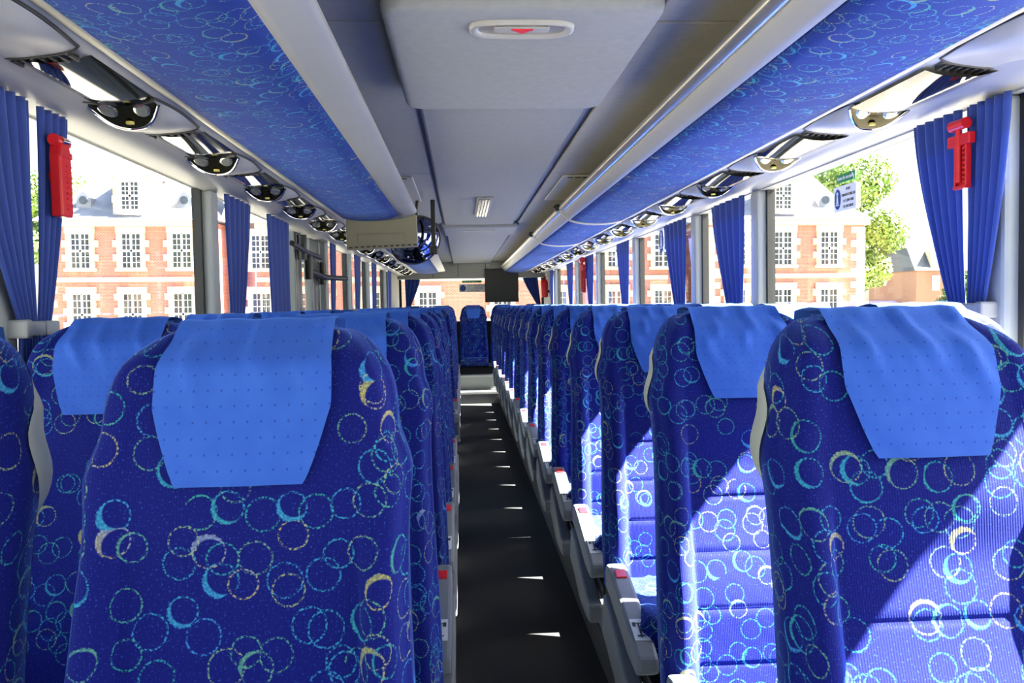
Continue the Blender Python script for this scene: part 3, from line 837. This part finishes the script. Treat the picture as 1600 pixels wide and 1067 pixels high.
# extinguisher on the rear right panel
ex = thing('fire_extinguisher', 'small red fire extinguisher on the grey panel next to the rear window', 'extinguisher', (WR-.07, 12.75, EYE+.12))
MB().tube([(0,0,-.02),(0,0,.0),(0,0,.22),(0,0,.25),(0,0,.26)], [.04,.055,.055,.035,.02], 16).obj('cylinder', 'red_plastic', ex, smooth=50)
MB().tube([(0,0,.255),(0,0,.29)], .018, 10).obj('valve', 'black_plastic', ex, smooth=40)
MB().box((-.02,-.07,.28),(.02,.03,.30)).obj('lever', 'red_plastic', ex, bevel=.004)
MB().box((.04,-.06,.05),(.07,.06,.09)).obj('bracket', 'black_plastic', ex)
tag(disc(MB(), (WR-.004, 12.85, EYE+.44), .022, 0, 14, .008).obj('indicator', 'sign_green'), 'small round green indicator above the fire extinguisher', 'indicator')

# ------------------------------------------------------------------ folding screen, round mirror, black strut, rear black panel
sc_ = thing('folding_screen', 'olive-grey folding screen hanging at the end of the rack', 'screen', (CX-.62, 4.95, EYE+.505))
MB().prism([(-.215,.035),(-.10,.010),(.02,.004),(.12,.014),(.195,.034),(.20,-.155),(-.215,-.170)], 1, -.03, .03).obj('housing', 'screen_plastic', sc_, bevel=.006)
MB().box((-.15,-.034,-.125),(.13,-.029,-.075)).obj('recess_frame', 'screen_plastic', sc_, bevel=.002)
MB().box((-.14,-.0365,-.118),(.12,-.0335,-.082)).obj('recess', 'screen_plastic', sc_, bevel=.001)
for k in range(12): MB().box((-.20+k*.034,-.034,-.160+k*.0011),(-.18+k*.034,-.029,-.152+k*.0011)).obj('vent_slot', 'black_plastic', sc_)
MB().box((.07,-.02,.03),(.11,.02,.10)).obj('mount', 'screen_plastic', sc_)
mi = thing('round_mirror', 'round convex observation mirror behind the folding screen', 'mirror', (CX-.46, 5.45, EYE+.425))
rows = []
for i in range(13):
    th = R(62)*i/12
    rows.append([(.165*math.sin(th)/math.sin(R(62))*math.cos(a), -.09*(math.cos(th)-math.cos(R(62)))/(1-math.cos(R(62))), .165*math.sin(th)/math.sin(R(62))*math.sin(a)) for a in [2*math.pi*k/40 for k in range(41)]])
MB().grid(rows).obj('glass', 'dark_mirror', mi, smooth=80)
MB().tube([(.167*math.cos(2*math.pi*k/40), .004, .167*math.sin(2*math.pi*k/40)) for k in range(41)], .008, 8, caps=False).obj('rim', 'black_plastic', mi, smooth=60)
MB().tube([(0,.0,.0),(0,.05,.03),(0,.08,.31)], .012).obj('arm', 'black_plastic', mi, smooth=40)
mi.rotation_euler = (R(28), 0, R(22))
sr = thing('strut', 'black strut hanging from the ceiling beside the round mirror', 'strut', (-.172, 5.3, EYE+.36))
MB().box((-.014,-.014,.0),(.014,.014,.31)).obj('bar', 'black_plastic', sr, bevel=.004)
MB().box((-.024,-.02,-.035),(.024,.02,.02)).obj('end_block', 'black_plastic', sr, bevel=.006)
bpn = thing('hanging_panel', 'black square panel hanging in front of the rear window', 'panel', (.64, YB-.28, EYE+.30))
MB().box((-.27,-.02,-.26),(.27,.015,.27)).obj('screen', 'black_plastic', bpn, bevel=.006)
MB().box((-.255,-.0225,-.245),(.255,-.0195,.255)).obj('face', 'black_rubber', bpn)

# ------------------------------------------------------------------ stickers and lettering
def text(body, size, m, parent, loc, rot, name='lettering', ext=.0004, align='LEFT'):
    cu = bpy.data.curves.new(name, 'FONT'); cu.body = body; cu.size = size; cu.extrude = ext; cu.align_x = align; cu.resolution_u = 3
    tmp = bpy.data.objects.new('tmp', cu); COL.objects.link(tmp)
    dg = bpy.context.evaluated_depsgraph_get(); me = bpy.data.meshes.new_from_object(tmp.evaluated_get(dg))
    bpy.data.objects.remove(tmp); me.materials.clear(); me.materials.append(MATS[m])
    o = bpy.data.objects.new(name, me); COL.objects.link(o); o.parent = parent; o.location = loc; o.rotation_euler = rot
    return o
RX = (R(90), 0, R(-90))          # reads from inside, on the right-hand glass (local x runs towards the photographer)
gx = WR+.043
ex_s = thing('exit_sticker', 'green emergency exit sticker on the glass above the notice', 'sticker', (gx, 2.93, EYE+.445))
MB().box((-.0006,-.085,-.018),(.0006,.085,.018)).obj('backing', 'sign_green', ex_s)
text('Issue de secours', .022, 'sign_white', ex_s, (-.0016, .075, -.006), RX)
run = MB(); run.box((-.0018,-.078,-.014),(-.0008,-.072,.002)); run.box((-.0018,-.068,-.002),(-.0008,-.060,.010)); run.box((-.0018,-.075,.0),(-.0008,-.064,.004))
run.obj('exit_mark', 'sign_white', ex_s)
nt_ = thing('seat_belt_notice', 'white seat belt notice with a blue oval figure on the side glass', 'sticker', (gx, 2.93, EYE+.362))
MB().box((-.0006,-.10,-.056),(.0006,.115,.056)).obj('backing', 'sign_white', nt_)
def belt_oval(parent, y, z=0, ry=.030, rz=.045):
    disc(MB(), (-.0014, y, z), rz, 0, 24, .0012, ry/rz).obj('blue_oval', 'sign_blue', parent)
    mb = MB(); disc(mb, (-.0024, y, z+rz*.55), rz*.18, 0, 12, .0008)
    mb.prism([(y-ry*.32, z-rz*.45), (y+ry*.32, z-rz*.45), (y+ry*.14, z+rz*.34), (y-ry*.14, z+rz*.34)], 0, -.0028, -.0020)
    mb.prism([(y-ry*.6, z-rz*.52), (y+ry*.6, z-rz*.52), (y+ry*.45, z-rz*.62), (y-ry*.45, z-rz*.62)], 0, -.0028, -.0020)
    mb.obj('figure', 'sign_white', parent)
belt_oval(nt_, .075); nt_.scale = (1,.82,.82); ex_s.scale = (1,.85,.85); ex_s.location.z -= .010
for k, s_ in enumerate(('PORT', 'OBLIGATOIRE DE', 'LA CEINTURE', 'DE SECURITE')):
    text(s_, .0165, 'print_dark', nt_, (-.0014, -.028, .032-k*.025), RX, align='CENTER')
for yo, wd in ((5.695, 'farther from'), (5.535, 'nearer to')):
    belt_oval(thing('oval_sticker', 'blue oval seat belt sticker on a side pane, the one %s the tied curtain' % wd, 'sticker', (gx, yo, EYE+.42), 'paired blue oval stickers'), 0, 0, .07, .085)
rs = thing('rear_notice', 'grey seat belt notice under a green strip on the rear glass', 'sticker', (CX+.0, YB+.012, EYE+.28))
MB().box((-.21,-.001,-.065),(.21,.001,.065)).obj('backing', 'sign_white', rs)
MB().box((-.16,-.001,.085),(.16,.001,.125)).obj('green_strip', 'sign_green', rs)
disc(MB(), (-.15,-.0025,0), .052, 1, 20, .002).obj('blue_oval', 'sign_blue', rs)
for k, s_ in enumerate(('PORT OBLIGATOIRE', 'DE LA CEINTURE', 'DE SECURITE')):
    text(s_, .034, 'print_dark', rs, (-.08,-.0025,.025-k*.038), (R(90),0,0))
text('Issue de secours', .034, 'sign_white', rs, (-.13,-.0025,.093), (R(90),0,0))

# ------------------------------------------------------------------ outside
GZ = EYE-2.75
TILT = Matrix.Translation((0,0,EYE)) @ Matrix.Rotation(R(-.6), 4, 'Y').inverted() @ Matrix.Translation((0,0,-EYE))
TILT = Matrix.Translation((0,0,EYE)) @ Matrix.Rotation(R(.6), 4, 'Y') @ Matrix.Translation((0,0,-EYE))
st('floor_outside', MB().box((-140,-60,GZ-.2),(140,160,GZ)), 'gravel')
D = 50.0; K = D/F_PX
def fx(p): return (p-727)*K+.2
def fz(up): return EYE+up*K
bl = thing('chateau', 'long red brick mansion with stone quoins and slate roof behind the coach', 'building')
bl.matrix_world = TILT
XE = fx(1365)-.2
def bpart(name, mb, m, parent=bl, **k): return mb.obj(name, m, parent, **k)
PW = 330*K                      # pavilion inner offset
zc, zs = fz(129), fz(43)
XM = .2
bpart('main_wall', MB().box((XM-PW, D+1.6, GZ), (XM+PW, D+9, zc)), 'brick')
bpart('base_course', MB().box((XM-PW, D+1.55, GZ), (XM+PW, D+1.6, GZ+.7)), 'stone')
for s_ in (-1, 1):
    a, b = XM+s_*380*K, XM+s_*638*K
    bpart('pavilion_wall', MB().box((a, D, GZ), (b, D+11, zc)), 'brick')
    bpart('cornice', MB().box((a-.25, D-.28, zc-.22), (b+.25, D+11, zc+.12)), 'stone', bevel=.05)
    bpart('string_course', MB().box((a-.05, D-.10, zs-.14), (b+.05, D+.02, zs+.14)), 'stone')
    bpart('base_course', MB().box((a, D-.06, GZ), (b, D+.01, GZ+.7)), 'stone')
    x0, x1 = sorted((a, b)); mid = (x0+x1)/2; ze = zc+.1; zr = zc+5.3
    yr = D+5.5
    # flared hipped roof
    mb = MB(); f1 = 1.1
    ring0 = [(x0-.4, D-.4, ze), (x1+.4, D-.4, ze), (x1+.4, D+11.4, ze), (x0-.4, D+11.4, ze)]
    ring1 = [(x0+.9, D+.9, ze+1.1), (x1-.9, D+.9, ze+1.1), (x1-.9, D+10.1, ze+1.1), (x0+.9, D+10.1, ze+1.1)]
    ring2 = [(x0+3.2, yr-.4, zr), (x1-3.2, yr-.4, zr), (x1-3.2, yr+.4, zr), (x0+3.2, yr+.4, zr)]
    mb.add(ring0+ring1+ring2, [(0,1,5,4),(1,2,6,5),(2,3,7,6),(3,0,4,7),(4,5,9,8),(5,6,10,9),(6,7,11,10),(7,4,8,11),(8,9,10,11),(3,2,1,0)])
    bpart('roof', mb, 'slate')
bpart('cornice', MB().box((XM-PW, D+1.35, zc-.22), (XM+PW, D+9, zc+.12)), 'stone', bevel=.05)
bpart('string_course', MB().box((XM-PW, D+1.5, zs-.14), (XM+PW, D+1.62, zs+.14)), 'stone')
mb = MB(); mb.prism([(D+1.2, zc+.1), (D+2.4, zc+1.2), (D+5.6, zc+4.6), (D+9.2, zc+.1)], 0, XM-PW-2, XM+PW+2); bpart('roof', mb, 'slate')

def facade_window(xc_, z0, z1, y, w_=1.08, arched=False):
    y -= .13
    f = MB().box((xc_-w_/2, y+.10, z0), (xc_+w_/2, y+.14, z1)).obj('window', 'pane_dark', bl)
    m_ = MB(); yf0, yf1 = y+.05, y+.11
    for u in (0, .06): pass
    for fr, th in ((0,.07),(.25,.03),(.5,.12),(.75,.03),(1,.07)):
        xx = xc_-w_/2+fr*w_; m_.box((xx-th/2, yf0, z0), (xx+th/2, yf1, z1))
    nrow = 6
    for r_ in range(nrow+1):
        zz = z0+(z1-z0)*r_/nrow; th = .10 if r_ in (0, nrow) else (.13 if r_ == 3 else .035)
        m_.box((xc_-w_/2, yf0, zz-th/2), (xc_+w_/2, yf1, zz+th/2))
    m_.obj('muntin_frame', 'window_white', f)
    # stone surround with toothed quoins
    s2 = MB()
    s2.box((xc_-w_/2-.30, y-.05, z1), (xc_+w_/2+.30, y+.12, z1+.38)); s2.box((xc_-w_/2-.36, y-.10, z0-.18), (xc_+w_/2+.36, y+.12, z0))
    s2.obj('lintel', 'stone', f)
    nq = max(4, int((z1-z0)/.36))
    q = MB()
    for k in range(nq):
        za, zb_ = z0+(z1-z0)*k/nq, z0+(z1-z0)*(k+1)/nq
        e = .48 if k % 2 else .26
        for sg in (-1, 1):
            xi = xc_+sg*w_/2; q.box((xi, y-.04, za+.01), (xi+sg*e, y+.12, zb_-.01))
    q.obj('quoin_surround', 'stone', f)
for off in (-580,-505,-430,-322,-245,-150,-60, 60,150,245,322,430,505,580):
    y = D if abs(off) > 380 else D+1.6
    k_ = 1 if y == D else (D+1.6)/D
    x = XM+off*K
    facade_window(x, fz(60), fz(113), y); facade_window(x, fz(-42), fz(22), y)
for xe in (-638,-382,382,638):           # corner quoins
    for k in range(22):
        z0 = GZ+.7+k*.42
        if z0+.4 > zc: break
        wq = .85 if k % 2 else .5; sg = 1 if xe < 0 else -1
        if abs(xe) == 382: sg = -sg
        x0 = XM+xe*K
        MB().box((x0-sg*.03, D-.04, z0), (x0+sg*wq, D+.10, z0+.40)).obj('quoin', 'stone', bl)
def dormer(off):
    x = XM+off*K; y = D+.15; z0 = fz(148)
    MB().box((x-1.05, y, zc), (x+1.05, y+2.6, fz(200))).obj('dormer_wall', 'stone', bl)
    MB().box((x-.62, y-.03, zc+.16), (x+.62, y+.02, z0-.08)).obj('dormer_panel', 'brick', bl)
    f = facade_window(x, z0, fz(191), y-.14, 1.0)
    arc = [(x+1.25*math.cos(R(a)), fz(200)+.75*math.sin(R(a))) for a in range(0, 181, 12)]
    MB().prism(arc, 1, y-.15, y+2.9).obj('pediment', 'stone', bl)
    for dx in (-2.9, 2.9):
        rows = [(x+dx+.34*math.cos(R(a)), zc+1.45+.34*math.sin(R(a))) for a in range(0, 360, 24)]
        MB().prism([(x+dx-.42, zc+.9), (x+dx+.42, zc+.9), (x+dx+.42, zc+1.5), (x+dx, zc+1.95), (x+dx-.42, zc+1.5)], 1, D+.55, D+2.4).obj('bull_eye_dormer', 'slate', bl)
        MB().prism([(x+dx+.24*math.cos(R(a)), zc+1.38+.24*math.sin(R(a))) for a in range(0, 360, 24)], 1, D+.50, D+.6).obj('round_pane', 'pane_dark', bl)
dormer(-505); dormer(505)
for x in (fx(300), fx(1160), fx(640)):
    MB().box((x-.7, D+5, zc+3), (x+.7, D+6, zc+6.6)).obj('chimney', 'brick', bl)

# far house on the right
fh = thing('far_house', 'dark-roofed mansard house beyond the tree, seen beside the curtain', 'building'); fh.matrix_world = TILT
D2 = 75.0; k2 = D2/F_PX
x0, x1 = (1452-722)*k2, (1640-722)*k2
MB().box((x0, D2, GZ), (x1, D2+9, EYE+52*k2)).obj('wall', 'far_brick', fh)
MB().prism([(D2-.3, EYE+50*k2), (D2+1.2, EYE+88*k2), (D2+7.8, EYE+88*k2), (D2+9.3, EYE+50*k2)], 0, x0-.3, x1+.3).obj('roof', 'dark_slate', fh)
for px_ in (1484, 1530, 1576):
    xx = (px_-722)*k2
    MB().prism([(xx-.55, EYE+52*k2), (xx+.55, EYE+52*k2), (xx+.55, EYE+82*k2), (xx, EYE+92*k2), (xx-.55, EYE+82*k2)], 1, D2-.1, D2+2).obj('dormer', 'stone', fh)
    MB().box((xx-.3, D2-.14, EYE+56*k2), (xx+.3, D2-.08, EYE+78*k2)).obj('window', 'window_white', fh)
    MB().box((xx-.35, D2-.05, EYE+18*k2), (xx+.35, D2+.02, EYE+42*k2)).obj('window', 'window_white', fh)

# trees
def tree(label, x, y, rad, zc_, hz, m, n, leaf=.22, seed=1, name='tree', lobes=9):
    rnd = random.Random(seed)
    t = thing(name, label, 'tree' if name == 'tree' else 'shrub', (x, y, GZ))
    cz = zc_-GZ
    MB().tube([(0,0,0),(.1,0,cz*.5),(0,.1,cz)], [rad*.09, rad*.07, rad*.03], 8).obj('trunk', 'bark', t, smooth=60)
    lob = [(Vector((0,0,cz)), rad*.7)]
    for k in range(lobes):
        a = rnd.uniform(0, 6.28); e = rnd.uniform(-.9, 1.0); q = rnd.uniform(.45, .75)
        lob.append((Vector((math.cos(a)*rad*q*math.sqrt(1-min(.95, e*e*.8)), math.sin(a)*rad*q*math.sqrt(1-min(.95, e*e*.8)), cz+e*hz*.62)), rad*rnd.uniform(.3, .5)))
    mb = MB()
    for k in range(n):
        c, r_ = rnd.choice(lob)
        d = Vector((rnd.gauss(0,1), rnd.gauss(0,1), rnd.gauss(0,1))).normalized()
        p = c+d*r_*rnd.uniform(.75, 1.05); p.z = max(p.z, .3)
        u = Vector((rnd.gauss(0,1), rnd.gauss(0,1), rnd.gauss(0,1))).normalized(); v = u.cross(d).normalized() if abs(u.dot(d)) < .99 else Vector((1,0,0))
        sz = leaf*rnd.uniform(.6, 1.3)
        mb.add([p-u*sz*.5, p+v*sz*.3, p+u*sz*.5, p-v*sz*.3], [(0,1,2,3)])
    tag(mb.obj('foliage', m, t), kind='stuff')
tree('tall light green tree standing beside the brick mansion', 31.6, 66, 4.4, EYE+5.4, 7.0, 'leaves', 24000, .36, 3, lobes=15)
tree('low round shrub at the foot of the tall tree', 25.2, 40, 1.7, EYE-.2, 1.6, 'leaves_dark', 7000, .2, 5, 'shrub', 6)
tree('green tree seen past the first window pillar on the door side', -24.0, 30, 3.4, EYE+2.2, 4.0, 'leaves', 15000, .26, 9)
tree('tree crown rising behind the slate roof', -32.5, 68, 4, EYE+7.2, 5, 'leaves', 9000, .4, 13)
